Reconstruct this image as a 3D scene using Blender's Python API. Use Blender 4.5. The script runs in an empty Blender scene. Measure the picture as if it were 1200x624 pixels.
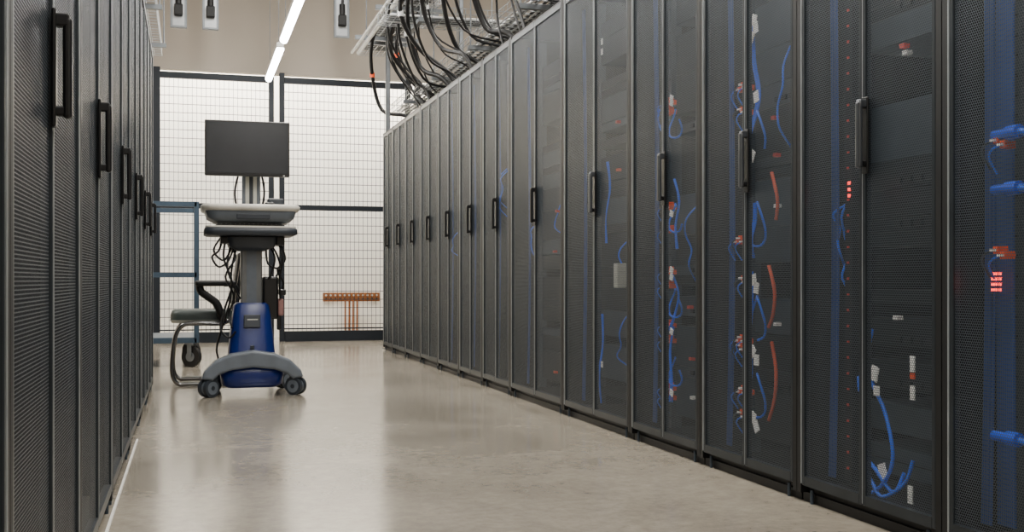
import bpy, bmesh, math, random
from mathutils import Vector, Matrix
random.seed(7)
def lin(v):
    v/=255.0
    return v/12.92 if v<=0.04045 else ((v+0.055)/1.055)**2.4
def C(r,g,b): return (lin(r),lin(g),lin(b),1)

# ---------------- materials ----------------
def mat(name,col,rough=0.5,metal=0.0,var=0.12,scale=12,emit=0,bump=0.0):
    m=bpy.data.materials.new(name); m.use_nodes=True
    nt=m.node_tree; N=nt.nodes; L=nt.links
    b=N['Principled BSDF']
    tc=N.new('ShaderNodeTexCoord'); no=N.new('ShaderNodeTexNoise'); no.inputs['Scale'].default_value=scale
    no.inputs['Detail'].default_value=4
    L.new(tc.outputs['Object'],no.inputs['Vector'])
    cr=N.new('ShaderNodeValToRGB')
    cr.color_ramp.elements[0].position=0.3; cr.color_ramp.elements[1].position=0.7
    cr.color_ramp.elements[0].color=tuple(c*(1-var) for c in col[:3])+(1,)
    cr.color_ramp.elements[1].color=tuple(min(1,c*(1+var)) for c in col[:3])+(1,)
    L.new(no.outputs['Fac'],cr.inputs['Fac']); L.new(cr.outputs['Color'],b.inputs['Base Color'])
    b.inputs['Roughness'].default_value=rough; b.inputs['Metallic'].default_value=metal
    if emit:
        b.inputs['Emission Color'].default_value=col; b.inputs['Emission Strength'].default_value=emit
    if bump:
        bp=N.new('ShaderNodeBump'); bp.inputs['Strength'].default_value=bump; bp.inputs['Distance'].default_value=0.01
        L.new(no.outputs['Fac'],bp.inputs['Height']); L.new(bp.outputs['Normal'],b.inputs['Normal'])
    return m

def perf_mat(name,col,p=0.0075,R=0.40,rough=0.38,metal=0.4):
    m=mat(name,col,rough,metal,0.08,3)
    nt=m.node_tree;N=nt.nodes;L=nt.links
    b=N['Principled BSDF']; out=N['Material Output']
    tc=N.new('ShaderNodeTexCoord')
    s3=math.sqrt(3)
    def vm(op,a,v=None):
        n=N.new('ShaderNodeVectorMath'); n.operation=op; L.new(a,n.inputs[0])
        if v is not None: n.inputs[1].default_value=v
        return n
    base=vm('MULTIPLY',tc.outputs['Object'],(0,1/p,1/(p*s3)))
    base=vm('ADD',base.outputs[0],(0,500,500))
    def dist(off):
        a=vm('ADD',base.outputs[0],(0,off,off)); a=vm('FRACTION',a.outputs[0])
        a=vm('SUBTRACT',a.outputs[0],(0,.5,.5)); a=vm('MULTIPLY',a.outputs[0],(0,1,s3))
        return vm('LENGTH',a.outputs[0]).outputs['Value']
    mn=N.new('ShaderNodeMath'); mn.operation='MINIMUM'; L.new(dist(0),mn.inputs[0]); L.new(dist(.5),mn.inputs[1])
    lt=N.new('ShaderNodeMath'); lt.operation='LESS_THAN'; L.new(mn.outputs[0],lt.inputs[0]); lt.inputs[1].default_value=R
    tr=N.new('ShaderNodeBsdfTransparent'); mx=N.new('ShaderNodeMixShader')
    L.new(lt.outputs[0],mx.inputs[0]); L.new(b.outputs[0],mx.inputs[1]); L.new(tr.outputs[0],mx.inputs[2])
    L.new(mx.outputs[0],out.inputs['Surface'])
    return m

M={}
M['perf']=perf_mat('perforated_steel',C(84,91,97))
M['frame']=mat('door_frame_steel',C(52,57,61),0.35,0.5)
M['edge']=mat('door_edge_steel',C(165,170,172),0.35,0.5)
M['black']=mat('black_powdercoat',C(8,9,10),0.5,0.1)
M['inner']=mat('cabinet_interior',C(12,14,17),0.6)
M['equip']=mat('equipment_steel',C(58,68,78),0.45,0.4)
M['equip2']=mat('equipment_dark',C(22,26,31),0.45,0.4)
M['handle']=mat('handle_zinc',C(96,99,102),0.28,0.75)
M['hblack']=mat('handle_black',C(12,12,13),0.35,0.1)
M['bluec']=mat('blue_cable',C(20,105,240),0.4)
M['blued']=mat('dark_blue_cable',C(28,66,135),0.45)
M['bluep']=mat('blue_plug',C(15,85,225),0.4)
M['orange']=mat('orange_plastic',C(255,90,30),0.4)
M['ocable']=mat('orange_cable',C(205,85,52),0.4)
M['white']=mat('white_label',C(250,250,246),0.5)
M['led']=mat('red_led',(1,0.03,0.02,1),0.4,0,0.02,emit=5)
M['led2']=mat('amber_red_marking',C(200,58,40),0.4,emit=0.06)
M['cream']=mat('cream_wall_paint',C(248,243,231),0.7,0,0.01,2)
M['taupe']=mat('taupe_wall_paint',C(184,174,161),0.8,0,0.04,1.5)
M['ceil']=mat('ceiling_paint',C(180,178,172),0.8,0,0.05,1)
M['fence']=mat('fence_black',C(22,28,36),0.45,0.3)
M['wire']=mat('fence_wire',C(62,60,58),0.5,0.3)
M['copper']=mat('copper_bar',C(165,104,62),0.35,0.6,0.25,40)
M['tube']=mat('led_tube',(1,0.98,0.94,1),0.4,0,0.0,emit=42)
M['fixt']=mat('fixture_housing',C(210,210,205),0.4)
M['galv']=mat('galvanised_wire',C(175,178,180),0.35,0.7)
M['galvd']=mat('strut_grey',C(125,130,134),0.4,0.5)
M['cable']=mat('black_cable',C(12,12,14),0.4)
M['steelblue']=mat('steel_blue_paint',C(62,80,96),0.4,0.2)
M['rubber']=mat('black_rubber',C(18,18,20),0.55)
M['chrome']=mat('chrome_tube',C(120,120,120),0.2,1)
M['seat']=mat('seat_vinyl',C(54,64,60),0.45,0,0.15,20,bump=.1)
M['seatshell']=mat('seat_shell',C(196,196,186),0.5)
M['armpad']=mat('arm_pad',C(26,26,26),0.45)
M['cgrey']=mat('cart_grey_plastic',C(100,107,115),0.4)
M['cdark']=mat('cart_dark_plastic',C(48,53,60),0.45)
M['ccream']=mat('cart_worktop',C(220,215,203),0.4)
M['cblue']=mat('cart_blue_plastic',C(14,36,104),0.3)
M['column']=mat('cart_column_alu',C(110,112,112),0.35,0.4)
M['screen']=mat('monitor_glass',C(38,41,45),0.22,0,0.05)
M['bezel']=mat('monitor_bezel',C(10,10,11),0.35)
M['pink']=mat('dusty_pink_plastic',C(150,110,105),0.5)
M['trimw']=mat('pale_sill',C(205,202,195),0.5)

# floor
def floor_mat():
    m=bpy.data.materials.new('polished_concrete'); m.use_nodes=True
    nt=m.node_tree;N=nt.nodes;L=nt.links; b=N['Principled BSDF']
    tc=N.new('ShaderNodeTexCoord')
    def noise(s,d=6,r=.6,dist=0):
        n=N.new('ShaderNodeTexNoise'); n.inputs['Scale'].default_value=s; n.inputs['Detail'].default_value=d
        n.inputs['Roughness'].default_value=r; n.inputs['Distortion'].default_value=dist
        L.new(tc.outputs['Object'],n.inputs['Vector']); return n
    n1=noise(1.3,9,.68,.5); n2=noise(20,7,.78)
    cr=N.new('ShaderNodeValToRGB'); e=cr.color_ramp.elements
    e[0].position=.30; e[0].color=C(134,126,113); e[1].position=.70; e[1].color=C(168,159,144)
    L.new(n1.outputs['Fac'],cr.inputs['Fac'])
    cr2=N.new('ShaderNodeValToRGB'); e=cr2.color_ramp.elements
    e[0].position=.34; e[0].color=(.62,.61,.59,1); e[1].position=.62; e[1].color=(1.0,1.0,1.0,1)
    L.new(n2.outputs['Fac'],cr2.inputs['Fac'])
    mx=N.new('ShaderNodeMix'); mx.data_type='RGBA'; mx.blend_type='MULTIPLY'; mx.inputs[0].default_value=.7
    L.new(cr.outputs[0],mx.inputs[6]); L.new(cr2.outputs[0],mx.inputs[7])
    n3=noise(2.4,11,.84,1.2); cr3=N.new('ShaderNodeValToRGB'); e=cr3.color_ramp.elements
    e[0].position=.56; e[0].color=(0,0,0,1); e[1].position=.74; e[1].color=(.35,.35,.35,1)
    L.new(n3.outputs['Fac'],cr3.inputs['Fac'])
    mx2=N.new('ShaderNodeMix'); mx2.data_type='RGBA'
    L.new(cr3.outputs[0],mx2.inputs[0]); L.new(mx.outputs[2],mx2.inputs[6]); mx2.inputs[7].default_value=C(196,188,174)
    L.new(mx2.outputs[2],b.inputs['Base Color'])
    mr=N.new('ShaderNodeMapRange'); mr.inputs[1].default_value=.3; mr.inputs[2].default_value=.7; mr.inputs[3].default_value=.13; mr.inputs[4].default_value=.22
    L.new(n1.outputs['Fac'],mr.inputs[0]); L.new(mr.outputs[0],b.inputs['Roughness'])
    b.inputs['Specular IOR Level'].default_value=1.0
    bp=N.new('ShaderNodeBump'); bp.inputs['Strength'].default_value=.02; bp.inputs['Distance'].default_value=.01
    L.new(n1.outputs['Fac'],bp.inputs['Height']); L.new(bp.outputs[0],b.inputs['Normal'])
    return m
M['floor']=floor_mat()

# ---------------- builder ----------------
class MB:
    def __init__(s): s.v=[];s.f=[];s.m=[];s.s=[];s.mats=[]
    def mi(s,k):
        if k not in s.mats: s.mats.append(k)
        return s.mats.index(k)
    def raw(s,vs,fs,k,smooth=False):
        o=len(s.v); s.v+= [tuple(v) for v in vs]; i=s.mi(k)
        for f in fs: s.f.append([o+a for a in f]); s.m.append(i); s.s.append(smooth)
    def box(s,a,b,k,bev=0,seg=2,rot=None):
        x0,x1=sorted((a[0],b[0]));y0,y1=sorted((a[1],b[1]));z0,z1=sorted((a[2],b[2]))
        vs=[(x0,y0,z0),(x1,y0,z0),(x1,y1,z0),(x0,y1,z0),(x0,y0,z1),(x1,y0,z1),(x1,y1,z1),(x0,y1,z1)]
        fs=[(0,3,2,1),(4,5,6,7),(0,1,5,4),(1,2,6,5),(2,3,7,6),(3,0,4,7)]
        if bev:
            bm=bmesh.new(); bv=[bm.verts.new(v) for v in vs]
            for f in fs: bm.faces.new([bv[i] for i in f])
            bmesh.ops.bevel(bm,geom=bm.edges[:],offset=bev,segments=seg,affect='EDGES',profile=.5,clamp_overlap=True)
            bm.verts.ensure_lookup_table(); bm.verts.index_update()
            vs=[v.co[:] for v in bm.verts]; fs=[[v.index for v in f.verts] for f in bm.faces]; bm.free()
        if rot is not None:
            c=Vector(((x0+x1)/2,(y0+y1)/2,(z0+z1)/2)); vs=[rot@(Vector(v)-c)+c for v in vs]
        s.raw(vs,fs,k,False)
    def tube(s,pts,r,k,seg=8,sub=5,radii=None,flat=1.0):
        P=[Vector(p) for p in pts]
        R=radii or [r]*len(P)
        if sub>1 and len(P)>2:
            Q=[];RR=[]
            for i in range(len(P)-1):
                p0=P[max(i-1,0)];p1=P[i];p2=P[i+1];p3=P[min(i+2,len(P)-1)]
                for j in range(sub):
                    t=j/sub
                    Q.append(.5*((2*p1)+(-p0+p2)*t+(2*p0-5*p1+4*p2-p3)*t*t+(-p0+3*p1-3*p2+p3)*t**3))
                    RR.append(R[i]*(1-t)+R[i+1]*t)
            Q.append(P[-1]);RR.append(R[-1]);P=Q;R=RR
        T=[(P[min(i+1,len(P)-1)]-P[max(i-1,0)]).normalized() for i in range(len(P))]
        up=Vector((0,0,1)) if abs(T[0].z)<.9 else Vector((1,0,0))
        n=(up-T[0]*up.dot(T[0])).normalized()
        vs=[];fs=[]
        for i,p in enumerate(P):
            n=(n-T[i]*n.dot(T[i])).normalized(); b=T[i].cross(n)
            for j in range(seg):
                a=2*math.pi*j/seg
                vs.append(p+n*math.cos(a)*R[i]*flat+b*math.sin(a)*R[i])
        for i in range(len(P)-1):
            for j in range(seg):
                fs.append((i*seg+j,i*seg+(j+1)%seg,(i+1)*seg+(j+1)%seg,(i+1)*seg+j))
        s.raw(vs,fs,k,True)
        s.raw(vs[:seg],[list(range(seg))[::-1]],k); s.raw(vs[-seg:],[list(range(seg))],k)
    def cyl(s,a,b,r,k,seg=16): s.tube([a,b],r,k,seg,1)
    def loft(s,rings,k,smooth=True):
        n=len(rings[0]); vs=[p for r in rings for p in r]; fs=[]
        for i in range(len(rings)-1):
            for j in range(n): fs.append((i*n+j,i*n+(j+1)%n,(i+1)*n+(j+1)%n,(i+1)*n+j))
        s.raw(vs,fs,k,smooth)
        s.raw(rings[0],[list(range(n))[::-1]],k); s.raw(rings[-1],[list(range(n))],k)
    def prism(s,outline,y0,y1,k,bev=0):
        bm=bmesh.new(); n=len(outline)
        A=[bm.verts.new((x,y0,z)) for x,z in outline]; B=[bm.verts.new((x,y1,z)) for x,z in outline]
        bm.faces.new(A); bm.faces.new(B[::-1])
        for i in range(n): bm.faces.new((A[i],B[i],B[(i+1)%n],A[(i+1)%n]))
        bmesh.ops.recalc_face_normals(bm,faces=bm.faces[:])
        if bev:
            ed=[e for e in bm.edges if abs(e.verts[0].co.y-e.verts[1].co.y)<1e-6]
            bmesh.ops.bevel(bm,geom=ed,offset=bev,segments=3,affect='EDGES',profile=.5,clamp_overlap=True)
        bm.verts.index_update()
        vs=[v.co[:] for v in bm.verts]; fs=[[v.index for v in f.verts] for f in bm.faces]; bm.free()
        s.raw(vs,fs,k)
    def spin(s,c,ang,start=0):
        R=Matrix.Rotation(ang,3,'Z'); c=Vector(c)
        for i in range(start,len(s.v)): s.v[i]=tuple(R@(Vector(s.v[i])-c)+c)
    def obj(s,name,parent=None,loc=(0,0,0)):
        me=bpy.data.meshes.new(name); me.from_pydata(s.v,[],s.f)
        for k in s.mats: me.materials.append(M[k])
        me.polygons.foreach_set('material_index',s.m); me.polygons.foreach_set('use_smooth',s.s); me.update()
        o=bpy.data.objects.new(name,me); bpy.context.collection.objects.link(o)
        if parent: o.parent=parent
        o.location=loc
        return o
def empty(name,loc=(0,0,0)):
    e=bpy.data.objects.new(name,None); e.location=loc; e.empty_display_size=.1
    bpy.context.collection.objects.link(e); return e
def rr(w,d,r,z,cx=0,cy=0,n=5):
    r=min(r,w/2-1e-4,d/2-1e-4); out=[]
    for qx,qy,a0 in ((1,1,0),(-1,1,90),(-1,-1,180),(1,-1,270)):
        for i in range(n):
            a=math.radians(a0+90*i/(n-1))
            out.append((cx+qx*(w/2-r)+r*math.cos(a),cy+qy*(d/2-r)+r*math.sin(a),z))
    return out

# ---------------- room ----------------
X0,X1,Y0,Y1,H=-4.5,6.5,-4.0,14.0,4.9
def simple(name,a,b,k):
    m=MB(); m.box(a,b,k); return m.obj(name)
simple('floor',(X0-.1,Y0-.1,-.1),(X1+.1,Y1+.1,0),'floor')
simple('ceiling',(X0-.1,Y0-.1,H),(X1+.1,Y1+.1,H+.1),'ceil')
simple('wall_back',(X0,Y1,0),(X1,Y1+.1,H),'cream')
simple('wall_front',(X0,Y0-.1,0),(X1,Y0,H),'taupe')
simple('wall_left',(X0-.1,Y0,0),(X0,Y1,H),'taupe')
simple('wall_right',(X1,Y0,0),(X1+.1,Y1,H),'taupe')
simple('wall_soffit',(X0,13.1,3.12),(X1,13.2,H),'taupe')

# ---------------- fence ----------------
fe=empty('mesh_partition_fence',(0,13,0))
m=MB()
for x in (-1.75,-.37,.90,1.02,2.5,2.62,4.1):
    a=.045 if x==-.37 else .03
    m.box((x-a,-.03,0),(x+a,.03,3.12),'fence',.004)
m.obj('posts',fe)
m=MB()
panels=[(-1.72,-.41),(-.33,.875),(1.05,2.475),(2.65,4.08)]
for a,b in panels:
    m.box((a,-.022,3.0),(b,.022,3.07),'fence'); m.box((a,-.022,1.53),(b,.022,1.59),'fence')
    m.box((a,-.03,0.0),(b,.03,.12),'fence'); m.box((a,-.01,.14),(b,.01,.155),'fence')
m.obj('rails',fe)
m=MB()
for a,b in panels:
    n=int((b-a)/.05)
    for i in range(1,n):
        x=a+(b-a)*i/n; m.box((x-.0024,-.004,.1),(x+.0024,0,3.0),'wire')
    for j in range(1,30):
        z=.1+2.9*j/30; m.box((a,0,z-.0034),(b,.005,z+.0034),'wire')
m.obj('wire_mesh',fe)

# copper earth bar on back wall
m=MB()
eb=empty('copper_earth_bar',(1.96,13.98,.5))
m.box((-.36,-.045,-.055),(.36,-.038,.055),'copper',.002)
for i in range(12):
    x=-.32+.058*i; m.cyl((x,-.062,.022),(x,-.038,.022),.012,'seatshell',8); m.cyl((x,-.062,-.022),(x,-.038,-.022),.012,'cdark',8)
for x in(-.3,.3): m.box((x-.02,-.038,-.03),(x+.02,.018,.03),'white')
m.obj('bar',eb)
m=MB()
for i,x in enumerate((-.08,-.03,.02,.07)):
    m.tube([(x,-.06,-.02),(x,-.06,-.15),(x,-.055,-.3),(x*.97,-.05,-.498)],.011,'copper',8)
m.obj('earth_conductors',eb)

# ---------------- cabinets ----------------
HT=2.22
def leaf(m,p,y0,y1,d,z0=.055,z1=HT-.015,bw=.015):
    t=.022
    m.box((0,y0,z0),(d*t,y0+bw,z1),'frame',.002,1); m.box((0,y1-bw,z0),(d*t,y1,z1),'frame',.002,1)
    m.box((0,y0+bw,z0),(d*t,y1-bw,z0+.03),'frame'); m.box((0,y0+bw,z1-.03),(d*t,y1-bw,z1),'frame')
    x=d*.006
    p.raw([(x,y0+bw,z0+.03),(x,y1-bw,z0+.03),(x,y1-bw,z1-.03),(x,y0+bw,z1-.03)],[(0,1,2,3)],'perf')
def handle(m,y,z0,z1,d,k):
    m.box((-d*.008,y-.014,z0-.02),(0,y+.014,z1+.02),'hblack',.003)
    m.box((-d*.03,y-.011,z1-.012),(-d*.004,y+.011,z1+.012),k,.004)
    m.box((-d*.028,y-.009,z0),(-d*.004,y+.009,z0+.018),'hblack',.004)
    m.box((-d*.034,y-.0105,z0-.004),(-d*.018,y+.0105,z1+.006),k,.006,3)
def cabinet(y0,y1,X,d,ctrl=None,handle_k='handle',hz=(1.05,1.235),seam=.5,rich=0):
    w=y1-y0; e=empty('server_cabinet',(X,y0,0)); D=d*1.05
    m=MB()
    g=.024
    for a,b in((.002,g),(w-g,w-.002)):
        m.box((-d*.001,a,.03),(d*.06,b,HT),'black')
        if a<.1: m.box((d*.06,a,.03),(D,a+.006,HT),'inner')
        else: m.box((d*.06,b-.006,.03),(D,b,HT),'inner')
    m.box((d*.006,g,HT-.012),(D,w-g,HT),'black'); m.box((d*.03,g,.03),(D,w-g,.05),'black')
    m.box((D-d*.01,g,.05),(D,w-g,HT-.012),'inner')
    m.box((d*.02,.005,0),(D,w-.005,.03),'black')
    for y in(.07,w-.07): m.cyl((d*.012,y,0),(d*.012,y,.045),.006,'equip',8)
    m.obj('cabinet_body',e)
    m=MB();p=MB(); sm=w*seam
    leaf(m,p,g+.004,sm-.002,d); leaf(m,p,sm+.002,w-g-.004,d)
    m.box((-d*.0015,w-g-.0035,.06),(d*.004,w-g+.0005,HT-.02),'edge')
    m.box((-d*.0012,sm-.004,.06),(d*.001,sm-.002,HT-.02),'edge')
    m.obj('door_frames',e); p.obj('perforated_panels',e)
    m=MB(); handle(m,sm-.024,hz[0],hz[1],d,handle_k); m.obj('door_handle',e)
    m=MB(); rnd=random.Random(int(y0*1000)+int(d))
    for y in(.10,w-.10):
        m.box((d*.15,y-.015,.06),(d*.2,y+.015,HT-.05),'equip')
        for q in range(40): m.box((d*.149,y-.004,.1+q*.052),(d*.15,y+.004,.108+q*.052),'black')
    z=.12
    while z<HT-.2:
        h=rnd.choice([.044,.044,.088,.133,.178])
        if rnd.random()<.72:
            m.box((d*(.175),.115,z),(d*.75,w-.115,z+h-.004),rnd.choice(['equip','equip2','equip2']))
            if h<.1 and rnd.random()<.6:
                for q in range(6): m.box((d*.168,.16+q*.05,z+.012),(d*.175,.19+q*.05,z+.03),'inner')
        z+=h
    m.obj('rack_equipment',e)
    m=MB()
    for i in range({0:0,1:3,2:2}[rich]):
        y=rnd.choice([.07,w-.07,w*.45])+rnd.uniform(-.03,.03); za=rnd.uniform(.5,1.9); zb=max(.1,za-rnd.uniform(.2,.5))
        pts=[(d*.17,y+rnd.uniform(-.03,.05),za)]
        for q in range(1,5):
            t=q/5; pts.append((d*rnd.uniform(.10,.13),y+rnd.uniform(-.015,.015),za+(zb-za)*t))
        pts.append((d*.17,y+rnd.uniform(-.05,.05),zb))
        m.tube(pts,.0042,'bluec',5,4)
    for i in range({0:1,1:9,2:6}[rich]):
        y=rnd.choice([.08,w*.42])+rnd.uniform(-.02,.03); z=rnd.uniform(.15,1.7)
        m.box((d*.10,y,z),(d*.12,y+.022,z+.013),rnd.choice(['orange','orange','led2','white']))
    if rich:
        for yb in (w-.05,.055):
            for q in range(5 if rich==2 else 4):
                yy=yb+q*.008-.015
                m.tube([(d*.10,yy,.08),(d*.11,yy+rnd.uniform(-.004,.004),.7),(d*.11,yy+rnd.uniform(-.004,.004),1.4),(d*.10,yy,2.15)],.0042,'blued',5,3)
    if ctrl: ctrl(m,e,y0,X)
    if m.v: m.obj('patch_cables',e)

def pt(Y,z,y0,x=.11): return (x*.8,Y-y0,z)
def lab(m,Y,z,y0,k,w=.026,h=.045,x=.055,ang=0):
    m.box((x,Y-y0-w/2,z-h/2),(x+.004,Y-y0+w/2,z+h/2),k,rot=Matrix.Rotation(math.radians(ang),3,'X'))
def oclus(m,Y,z,y0,n=3):
    for i in range(n):
        a=Y-y0-.03+i*.026; b=z-.008+.014*(i%2)
        m.box((.07,a,b),(.105,a+.019,b+.020),'orange',.002,1)
        m.box((.058,a+.003,b+.006),(.07,a+.015,b+.013),'white')
        m.tube([(.07,a+.007,b+.01),(.055,a+.025,b+.0),(.06,a+.045,b-.02),(.09,a+.05,b-.06)],.003,'equip' if i%2 else 'bluec',5,4)
def squig(m,y0,Y,za,zb,k='bluec',r=.006,amp=.035,seed=1,x=.07,n0=3):
    # small tied bundle: n0 nearly parallel strands following a shared centre line
    rn=random.Random(seed); n=max(3,int(abs(za-zb)/.16)); c=[]
    for i in range(n+1): c.append((x+rn.uniform(-.012,.015),Y-y0+rn.uniform(-amp,amp)*.8,za+(zb-za)*i/n))
    for q in range(n0):
        o=(q-(n0-1)/2)*r*1.5
        m.tube([(a+rn.uniform(-.003,.003),b+o+rn.uniform(-.004,.004),zz) for a,b,zz in c],r*.72,k,6,5)
def loop(m,y0,Y,z,ry,rz,k='bluec',r=.0045,seed=0):
    rn=random.Random(seed); a0=rn.uniform(0,6.28); pts=[]
    for i in range(9):
        a=a0+i*.62; pts.append((.07+.012*math.sin(2*a),Y-y0+ry*math.cos(a),z+rz*math.sin(a)))
    m.tube(pts,r,k,6,4)
def d_c0(m,e,y0,X):
    for z in(1.09,.95,.32):
        m.cyl((.08,2.31-y0,z),(.08,2.36-y0,z),.013,'bluep',12); m.cyl((.08,2.27-y0,z),(.08,2.31-y0,z),.018,'bluep',12)
        m.tube([(.08,2.27-y0,z),(.09,2.22-y0,z-.02),(.11,2.17-y0,z-.12),(.12,2.15-y0,z-.3)],.009,'bluec',8)
    for z in(.735,.722,.708,.694):
        for y in(2.355,2.368,2.34): m.box((.08,y-y0-.004,z-.004),(.084,y-y0+.004,z+.004),'led')
    for z in (1.06,.78): oclus(m,2.34,z,y0,2)
    for q in range(9): m.tube([(.13,2.40-y0-.012*q*.6,.08),(.12,2.395-y0-.007*q,1.1),(.13,2.40-y0-.007*q,2.15)],.005,'blued',5)
def d_c1(m,e,y0,X):
    m.tube([pt(2.91,.56,y0),pt(2.87,.43,y0,.08),pt(2.80,.33,y0,.08),pt(2.75,.215,y0,.07),pt(2.78,.137,y0,.07),pt(2.87,.08,y0,.08),pt(2.92,.155,y0)],.006,'bluec',6)
    m.tube([pt(2.90,.57,y0),pt(2.90,.46,y0,.08),pt(2.92,.38,y0,.08),pt(2.95,.42,y0,.1)],.008,'bluec',6)
    m.tube([pt(2.93,.13,y0),pt(2.86,.11,y0,.08),pt(2.80,.08,y0,.07),pt(2.72,.13,y0,.09),pt(2.70,.2,y0)],.006,'bluec',6)
    m.tube([pt(2.93,.17,y0),pt(2.84,.16,y0,.07),pt(2.76,.10,y0,.08),pt(2.73,.16,y0,.1)],.006,'bluec',6)
    # labels sit slightly nearer so they read through the door mesh
    lab(m,2.84,.44,y0,'white',ang=15,w=.034);lab(m,2.83,.39,y0,'white',h=.03);lab(m,2.80,.155,y0,'white',ang=-20,w=.034)
    lab(m,2.66,.48,y0,'white',.02,.05);lab(m,2.66,.45,y0,'orange',.02,.02);lab(m,2.66,.40,y0,'white',.02,.04);lab(m,2.67,.11,y0,'white',.02,.05)
    m.box((.10,3.04-y0-.02,.08),(.13,3.04-y0+.02,2.1),'equip2')
    for i in range(38):
        z=.12+i*.05
        m.box((.096,3.04-y0-.004,z),(.10,3.04-y0+.004,z+.007),'led2')
    for z in (1.02,1.0,.98): m.box((.09,3.02-y0,z),(.094,3.03-y0,z+.01),'led')
def d_c2(m,e,y0,X):
    for i,z in enumerate((1.43,1.34,.86,.71,.49,.46,.30,.21)): oclus(m,3.68+.01*(i%3),z,y0,2 if i%2 else 3)
    for z,a in((1.66,20),(1.63,-10),(1.60,40),(1.38,-10),(1.17,30),(.72,-10),(.69,10),(.46,40),(.43,0),(.22,20),(.19,-30)): lab(m,3.58+random.uniform(-.03,.03),z,y0,'white',.032,.04,ang=a)
    for s,(a,b) in enumerate(((1.65,1.25),(1.0,.80),(.75,.5),(.48,.18))): squig(m,y0,3.59+.012*s,a,b,seed=s+3,r=.0055,amp=.03)
    for s,z in enumerate((1.25,.92,.58,.3)): loop(m,y0,3.57,z,.05,.08,seed=s)
    for pts in (((3.47,1.1),(3.43,1.0),(3.44,.93)),((3.49,.77),(3.45,.68),(3.46,.6),(3.49,.55)),((3.47,.5),(3.44,.4),(3.45,.3),(3.49,.22))):
        m.tube([pt(a,b,y0,.09) for a,b in pts],.0065,'ocable',8)
def d_c3(m,e,y0,X):
    for i,z in enumerate((1.48,1.44,1.03,.93,.75,.69,.52,.455,.25,.21)): oclus(m,4.36,z,y0,3)
    for s,(a,b) in enumerate(((1.15,.85),(.52,.2),(.75,.5))): squig(m,y0,4.28,a,b,seed=s+23,amp=.035,n0=2)
    for s,z in enumerate((1.38,.98,.62,.33)): loop(m,y0,4.27,z,.05,.06,seed=s+9)
    for z in(1.49,1.47,1.0,.76,.73,.5,.24): lab(m,4.28,z,y0,'white',.03,.025,ang=20)
def d_c4(m,e,y0,X):
    squig(m,y0,5.15,.55,.1,seed=4,amp=.05,n0=2)
    squig(m,y0,5.05,1.3,.9,seed=12,amp=.02,r=.004)
    m.box((.09,4.98-y0,.68),(.14,5.03-y0,.80),'seatshell',.004)
    for z in(1.9,1.85,.3): lab(m,5.1,z,y0,'white',.02,.03)

E=[1.04,1.75,2.46,3.18,3.89,4.60,5.53,6.53,7.21,7.88,8.60,9.29,9.98,10.65,11.2]
dress={1:d_c0,2:d_c1,3:d_c2,4:d_c3,5:d_c4}
for i in range(len(E)-1):
    cabinet(E[i],E[i+1],1.9,1,dress.get(i),'handle' if i<6 else 'hblack',rich=2 if i<6 else (1 if i<10 else 0))
EL=[.62,1.62,2.62,3.66,4.72,5.76,6.72,7.6]
for i in range(len(EL)-1):
    cabinet(EL[i],EL[i+1],-.235,-1,None,'hblack',(1.01,1.18),.5,0)
simple('trim_1',(-.232,.7,0),(-.224,5.2,.006),'trimw')

# ---------------- light fixtures ----------------
def fixture(ya,yb,x=.83,z=2.95):
    e=empty('linear_ceiling_light',(x,ya,z)); L=yb-ya
    m=MB(); m.box((-.035,0,.0),(.035,L,.05),'fixt',.005)
    for y in(.2,L-.2): m.cyl((0,y,.05),(0,y,H-z),.003,'galvd',6)
    m.obj('housing',e)
    m=MB(); m.tube([(0,.01,-.012),(0,L-.01,-.012)],.036,'tube',14,1); m.obj('diffuser',e)
for a,b in((-2.6,-.4),(0,2.3),(2.6,4.9),(5.25,7.55),(7.9,10.35),(10.75,12.4)): fixture(a,b)
def area(name,loc,sx,sy,power,col=(1,.97,.915),rot=(0,0,0)):
    l=bpy.data.lights.new(name,'AREA'); l.shape='RECTANGLE'; l.size=sx; l.size_y=sy; l.energy=power; l.color=col
    o=bpy.data.objects.new(name,l); o.location=loc; o.rotation_euler=rot; bpy.context.collection.objects.link(o)
for i,(x,y) in enumerate(((1,-1.5),(1,2.2),(1,6),(1,9.6),(4.3,3),(4.3,9),(-2.6,4),(-2.6,9))):
    area('ceiling_fill_light',(x,y,4.85),1.2,1.8,150)  # unseen area lights added under the ceiling for soft fill, no panels modelled
for x in(-1.5,.6,2.7): area('cage_lamp',(x,13.4,3.6),1.8,.2,110)

# ---------------- overhead: trays, hangers, cables ----------------
sysm=empty('overhead_cable_tray_run',(0,0,0))
def tray(name,a,b,z,axis='Y',w=.45,dep=.1,at=0,e=None):
    m=MB(); r=.0045
    def P(u,v,zz): return (v,u,zz) if axis=='Y' else (u,v,zz)
    n=int((b-a)/.1)
    for k in range(7):
        v=at-w/2+w*k/6; m.cyl(P(a,v,z),P(b,v,z),r,'galv',5)
    for zz in(z+dep/2,z+dep):
        for v in(at-w/2,at+w/2): m.cyl(P(a,v,zz),P(b,v,zz),r,'galv',5)
    for i in range(n+1):
        u=a+(b-a)*i/n
        m.tube([P(u,at-w/2,z+dep),P(u,at-w/2,z),P(u,at+w/2,z),P(u,at+w/2,z+dep)],r,'galv',5,1)
    m.obj(name,e)
    m=MB(); u=a+.3
    while u<b:
        for v in(at-w/2-.03,at+w/2+.03): m.cyl(P(u,v,z-.02),P(u,v,H),.006,'galvd',6)
        p,q=P(u-.02,at-w/2-.05,z-.045),P(u+.02,at+w/2+.05,z-.01); m.box(p,q,'galvd'); u+=1.4
    m.obj(name+'_hangers',e)
tray('basket_1',5.5,12.6,2.62,'Y',.5,.1,2.45,sysm)
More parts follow.
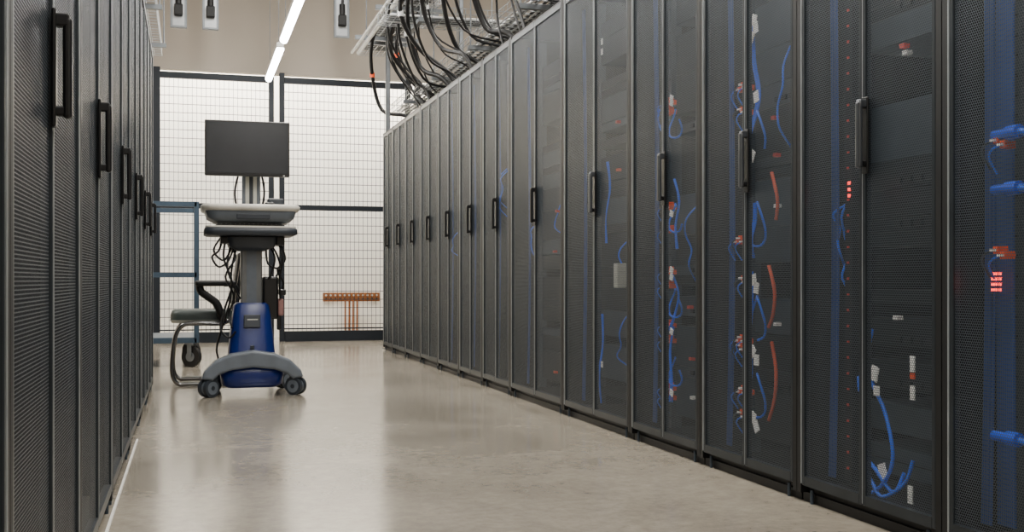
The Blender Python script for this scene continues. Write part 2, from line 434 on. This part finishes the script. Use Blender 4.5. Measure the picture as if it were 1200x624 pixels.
tray('basket_2',4.5,12.6,3.30,'Y',.4,.1,2.05,sysm)
tray('basket_3',1.6,5.0,2.98,'X',.4,.1,9.5,sysm)
tray('basket_4',1.6,5.0,2.9,'X',.3,.1,7.0,sysm)
ltr=empty('wire_cable_tray',(0,0,0))
tray('basket',5.5,10.6,2.78,'Y',.4,.1,-.45,ltr)

m=MB(); rn=random.Random(11)
for i in range(28):
    y=6.2+i*.19+rn.uniform(-.15,.15); x0=2.06+rn.uniform(-.15,.2)
    bul=rn.uniform(-.2,.34); dx=rn.uniform(.05,.5); low=rn.uniform(-.10,.22); q=rn.uniform(-.3,.35)
    rad=rn.choice([.008,.012,.016,.02])
    m.tube([(x0,y-.5,3.40),(x0-.05,y-.35,3.41),(x0-.2-bul*.3,y-.1+q*.4,3.2+low*.3),(x0-.2-bul*.5,y+.05+q*.8,2.9+low*.5),(x0-.05-bul*.3,y+.15+q*.6,2.58+low),(x0+dx*.5,y+.1,2.46+low*.4),(x0+dx,y,2.26)],rad,'cable',8,5)
    if i%3==0:
        z=2.9+low*.5; xx=x0-.2-bul*.5; yy=y+.05+q*.8
        m.cyl((xx,yy,z-.025),(xx,yy,z+.025),rad*1.3,rn.choice(['white','orange','white']),8)
m.obj('power_drops',sysm)
m=MB()
for q in range(10):
    m.tube([(1.9+q*.03,4.6,3.33),(1.9+q*.03+rn.uniform(-.02,.02),8,3.34),(1.9+q*.03,12.4,3.33)],.014,'cable',6)
for q in range(8):
    m.tube([(2.27+q*.045,5.6,2.64),(2.27+q*.045+rn.uniform(-.02,.02),9,2.65),(2.27+q*.045,12.4,2.64)],.011,rn.choice(['white','cable','white','cable']),6)
for q in range(6):
    m.tube([(1.65,9.36+q*.05,3.0),(3,9.36+q*.05+rn.uniform(-.02,.02),3.01),(4.9,9.36+q*.05,3.0)],.012,rn.choice(['white','cable']),6)
m.obj('tray_cables',sysm)
m=MB()
for (x,y) in((1.97,11.32),(2.75,11.32)):
    m.box((x-.022,y-.022,0),(x+.022,y-.018,H),'galvd'); m.box((x-.022,y-.022,0),(x-.018,y+.022,H),'galvd'); m.box((x+.018,y-.022,0),(x+.022,y+.022,H),'galvd')
    m.box((x-.05,y-.05,0),(x+.05,y+.05,.008),'galvd')
for i in range(14):
    y=6.3+i*.37; m.box((2.05,y,2.222),(2.17,y+.1,2.29),'black',.008); m.box((2.04,y+.03,2.24),(2.05,y+.07,2.27),'white' if i%3 else 'orange')
m.cyl((1.75,8.6,3.18),(1.75,11.9,3.18),.022,'fixt',10); m.cyl((1.68,8.6,3.18),(1.68,11.9,3.18),.016,'fixt',10)
for y in(8.7,10,11.3): m.box((1.63,y,3.2),(2.3,y+.04,3.24),'galvd')
m.obj('struts_and_conduits',sysm)
# hanging power drops
for x in(-.12,.21,1.62):
    e=empty('power_drop_unit',(x,12.3,3.42)); m=MB()
    m.box((-.085,-.02,0),(.085,.04,H-3.42),'galvd',.004)
    m.box((-.06,-.024,.02),(.06,-.02,.5),'galv'); m.obj('bracket_panel',e)
    m=MB(); m.box((-.045,-.09,.12),(.045,-.02,.24),'black',.01); m.cyl((0,-.055,.24),(0,-.055,.36),.032,'black',12)
    m.tube([(0,-.055,.36),(.01,-.06,.6),(.0,-.05,1.4)],.014,'cable',8); m.obj('power_socket',e)

# ---------------- steel-blue trolley ----------------
e=empty('steel_frame_trolley',(-.25,9.4,0)); m=MB()
t=.02
for x in(-.3,.3):
    for y in(0,.9): m.box((x-t,y-t,.2),(x+t,y+t,1.36),'steelblue',.004)
    for z in(.22,.76,1.34): m.box((x-t,0,z-t),(x+t,.9,z+t),'steelblue')
for y in(0,.9):
    for z in(.22,.76,1.34): m.box((-.3,y-t,z-t),(.3,y+t,z+t),'steelblue')
m.box((-.3,0,.235),(.3,.9,.245),'steelblue')
m.obj('frame',e); m=MB()
for x in(-.26,.26):
    for y in(.03,.87):
        s0=len(m.v)
        m.tube([(x-.02,y,.085),(x+.02,y,.085)],.085,'rubber',20,1); m.tube([(x-.025,y,.085),(x+.025,y,.085)],.04,'galvd',14,1)
        m.box((x-.035,y-.02,.085),(x-.03,y+.02,.2),'galvd'); m.box((x+.03,y-.02,.085),(x+.035,y+.02,.2),'galvd'); m.box((x-.04,y-.04,.185),(x+.04,y+.04,.2),'galvd')
        m.spin((x,y,0),math.radians(55),s0)
m.obj('casters',e)

# ---------------- cantilever armchair ----------------
e=empty('cantilever_armchair',(.12,7.95,0)); m=MB()
for y in(-.22,.22):
    m.tube([(.225,y,.88),(.195,y,.66),(.175,y,.50),(.10,y,.425),(-.08,y,.425),(-.17,y,.41),(-.215,y,.34),(-.235,y,.2),(-.235,y,.08),(-.20,y,.02),(-.12,y,.016),(.2,y,.016)],.015,'chrome',10)
    m.tube([(-.06,y*1.08,.685),(-.05,y*1.08,.64),(.0,y*1.08,.60),(.05,y*1.08,.56),(.075,y*1.08,.50),(.10,y*1.04,.43)],.02,'armpad',8,5,flat=1.3)
    m.tube([(.10,y*1.08,.69),(.16,y*1.08,.685),(.20,y,.64)],.018,'armpad',8,5)
m.tube([(.2,-.22,.016),(.2,.22,.016)],.014,'chrome',10,1)
m.obj('tube_frame',e); m=MB()
R=[]
for z,s in((.445,1.0),(.48,1.0),(.505,.96),(.515,.85)): R.append(rr(.42*s,.42*s,.07,z,-.04))
m.loft(R,'seat'); m.loft([rr(.40,.40,.07,.425,-.04),rr(.43,.43,.07,.446,-.04)],'seatshell')
m.obj('seat_cushion',e); m=MB()
m.box((.175,-.20,.54),(.215,.20,.91),'armpad',.018,3,rot=Matrix.Rotation(math.radians(7),3,'Y')); m.obj('backrest',e)
m=MB()
for y in(-.24,.24):
    m.box((-.09,y-.03,.675),(.18,y+.03,.715),'armpad',.018,3)
m.obj('armrests',e)

# ---------------- computer cart ----------------
e=empty('computer_cart',(.37,7.15,0))
m=MB()
outer=[(-.305,.115),(-.29,.16),(-.225,.225),(-.13,.265),(0,.285),(.13,.265),(.225,.225),(.29,.16),(.305,.115)]
inner=[(.24,.105),(.2,.14),(.13,.165),(0,.18),(-.13,.165),(-.2,.14),(-.24,.105)]
m.prism(outer+inner,-.24,-.13,'cgrey',.016)
m.prism([(x*.85,z*.9) for x,z in outer+inner],.2,.28,'cgrey',.01)
for sx in(-1,1):
    m.tube([(sx*.1,-.15,.23),(sx*.14,0,.2),(sx*.2,.22,.15)],.04,'cgrey',12,5,flat=.7)
m.obj('base_legs',e); m=MB()
m.loft([rr(.30,.30,.06,.05,0,-.02),rr(.37,.36,.08,.07,0,-.02),rr(.385,.38,.08,.13,0,-.02),rr(.36,.36,.08,.19,0,-.02),rr(.25,.28,.07,.225,0,-.01)],'cblue')
m.loft([rr(.29,.27,.06,.22,0,-.02),rr(.27,.25,.06,.34,0,-.01),rr(.24,.21,.05,.48,0,0),rr(.215,.19,.045,.56,0,0),rr(.18,.17,.04,.575,0,0)],'cblue')
m.box((-.05,-.128,.42),(.05,-.104,.50),'cdark',.004,rot=Matrix.Rotation(math.radians(-8),3,'X'))
m.box((-.03,-.127,.465),(.035,-.110,.475),'seatshell'); m.box((-.03,-.129,.44),(.02,-.112,.448),'seatshell')
m.box((-.012,-.158,.29),(.012,-.135,.31),'cdark')
m.obj('blue_cover',e)
def caster(x,y,n,ang):
    m=MB()
    for dx in(-.024,.024):
        m.tube([(x+dx-.011,y,.058),(x+dx+.011,y,.058)],.057,'cdark',22,1)
        m.tube([(x+dx-.014,y,.058),(x+dx+.014,y,.058)],.040,'cgrey',18,1)
        m.tube([(x+dx-.016,y,.058),(x+dx+.016,y,.058)],.014,'cdark',12,1)
    m.tube([(x-.012,y,.058),(x+.012,y,.058)],.05,'cgrey',20,1)
    m.box((x-.03,y-.03,.085),(x+.03,y+.035,.135),'cdark',.015,3)
    m.cyl((x,y,.13),(x,y,.165),.016,'cgrey',10)
    m.spin((x,y,0),math.radians(ang))
    m.obj(f'caster_{n}',e)
caster(-.262,-.19,1,-48);caster(.262,-.19,2,52);caster(-.225,.24,3,20);caster(.225,.24,4,-50)
m=MB()
m.box((-.066,-.045,.55),(.066,.045,.93),'column',.008)
m.box((-.03,-.049,.57),(.03,-.045,.93),'cgrey'); m.box((-.04,-.03,.9),(.04,.03,1.02),'column',.004)
m.loft([rr(.16,.18,.03,.90),rr(.28,.3,.04,.925),rr(.30,.32,.04,.985)],'cdark')
m.box((-.19,-.12,.945),(-.14,.1,.99),'bezel',.005); m.box((.15,-.12,.935),(.20,.1,.99),'bezel',.005)
m.obj('lift_column',e)
m=MB()
m.loft([rr(.52,.40,.05,.992,-.01,-.04),rr(.56,.44,.06,1.0,-.01,-.04),rr(.56,.44,.06,1.03,-.01,-.04),rr(.54,.42,.05,1.04,-.01,-.04)],'cdark')
m.loft([rr(.545,.425,.06,1.0402,-.01,-.04),rr(.545,.425,.06,1.050,-.01,-.04)],'ccream')
m.box((-.22,-.20,1.05),(.18,-.06,1.062),'bezel',.004)
for q in range(4):
    for c in range(14): m.box((-.21+c*.0275,-.19+q*.03,1.062),(-.19+c*.0275,-.167+q*.03,1.066),'cdark')
m.obj('keyboard_tray',e); m=MB()
m.loft([rr(.40,.32,.05,1.072,0,0),rr(.46,.40,.05,1.08,0,-.02),rr(.52,.45,.06,1.10,-.01,-.03),rr(.55,.46,.07,1.145,-.01,-.03)],'cgrey')
m.loft([rr(.57,.47,.09,1.142,-.01,-.03),rr(.592,.50,.10,1.152,-.01,-.03),rr(.598,.505,.10,1.172,-.01,-.03),rr(.575,.485,.09,1.182,-.01,-.03)],'ccream')
m.box((-.1,-.262,1.09),(.1,-.245,1.125),'cdark',.006)
m.obj('worktop',e); m=MB()
m.box((-.055,.0,1.18),(.055,.05,1.5),'cgrey',.006); m.box((-.035,-.006,1.19),(.035,0,1.42),'seatshell',.002)
m.box((-.012,-.009,1.19),(.012,-.005,1.40),'cdark')
m.box((-.06,-.05,1.48),(.06,.0,1.6),'cdark',.006)
m.obj('monitor_arm',e); m=MB()
m.box((-.285,-.115,1.365),(.23,-.075,1.71),'bezel',.006); m.box((-.15,-.08,1.42),(.1,-.045,1.66),'bezel',.015,3)
m.box((-.273,-.1165,1.385),(.218,-.1145,1.698),'screen'); m.box((.19,-.117,1.371),(.2,-.115,1.375),'white')
m.obj('monitor',e); m=MB()
m.box((.07,-.06,.47),(.165,.07,.74),'bezel',.012,3); m.box((.165,-.04,.49),(.20,.04,.60),'pink',.01); m.box((.17,-.04,.62),(.215,.03,.66),'bezel',.008)
m.box((.16,-.03,.40),(.185,.03,.50),'bezel',.006)
m.box((.075,-.2,1.182),(.13,-.1,1.2),'bezel',.008,3)
m.box((.10,-.05,1.182),(.20,.06,1.235),'cdark',.01)
m.obj('power_pack',e); m=MB()
for i,(pp) in enumerate((
 [(-.16,-.05,.96),(-.17,-.08,.85),(-.12,-.08,.70),(-.16,-.08,.55),(-.19,-.1,.42),(-.14,-.13,.36),(-.10,-.14,.40)],
 [(-.12,-.05,.96),(-.15,-.1,.8),(-.10,-.1,.66),(-.07,-.06,.6)],
 [(-.14,-.02,.96),(-.10,-.1,.86),(-.16,-.1,.74),(-.11,-.08,.62),(-.14,-.06,.50),(-.12,-.1,.42)],
 [(-.18,-.02,.96),(-.20,-.07,.9),(-.24,-.07,.86),(-.20,-.06,.80),(-.14,-.05,.84),(-.10,-.03,.95)],
 [(-.08,.0,.95),(-.12,-.05,.8),(-.13,-.06,.6),(-.17,-.05,.45),(-.21,0,.3),(-.2,.05,.22)],
 [(.1,-.05,.95),(.14,-.1,.86),(.12,-.09,.76),(.1,-.05,.72)],
 [(.16,-.05,.97),(.19,-.08,.85),(.17,-.07,.72),(.18,-.05,.60)],
 [(.18,-.02,.95),(.21,-.03,.85),(.16,-.04,.78),(.20,-.02,.70),(.19,-.0,.64)],
 [(.12,.0,.95),(.16,.0,.88),(.18,.0,.8),(.15,.0,.73)],
 [(.09,-.04,.95),(.10,-.07,.82),(.18,-.06,.80),(.19,-.03,.93)],
 [(-.19,-.02,.98),(-.23,-.05,.9),(-.17,-.06,.84),(-.12,-.03,.92)],
 [(.07,-.0,1.19),(.08,-.02,1.28),(.06,-.02,1.40),(.03,-.04,1.46)],
 [(-.09,.02,1.19),(-.1,.0,1.28),(-.07,-.02,1.42)])):
    m.tube(pp,.0065,'cable',6,5)
m.obj('cart_cables',e)

# ---------------- world + camera ----------------
w=bpy.data.worlds.new('World'); bpy.context.scene.world=w; w.use_nodes=True
w.node_tree.nodes['Background'].inputs[0].default_value=(.5,.5,.5,1); w.node_tree.nodes['Background'].inputs[1].default_value=.2
cd=bpy.data.cameras.new('camera'); cam=bpy.data.objects.new('camera',cd); bpy.context.collection.objects.link(cam)
cam.location=(0,0,.72); cam.rotation_euler=(math.radians(90),0,-math.atan(377/1288))
cd.sensor_width=36; cd.lens=38.64; cd.shift_y=16/1200; cd.clip_start=.02
bpy.context.scene.camera=cam
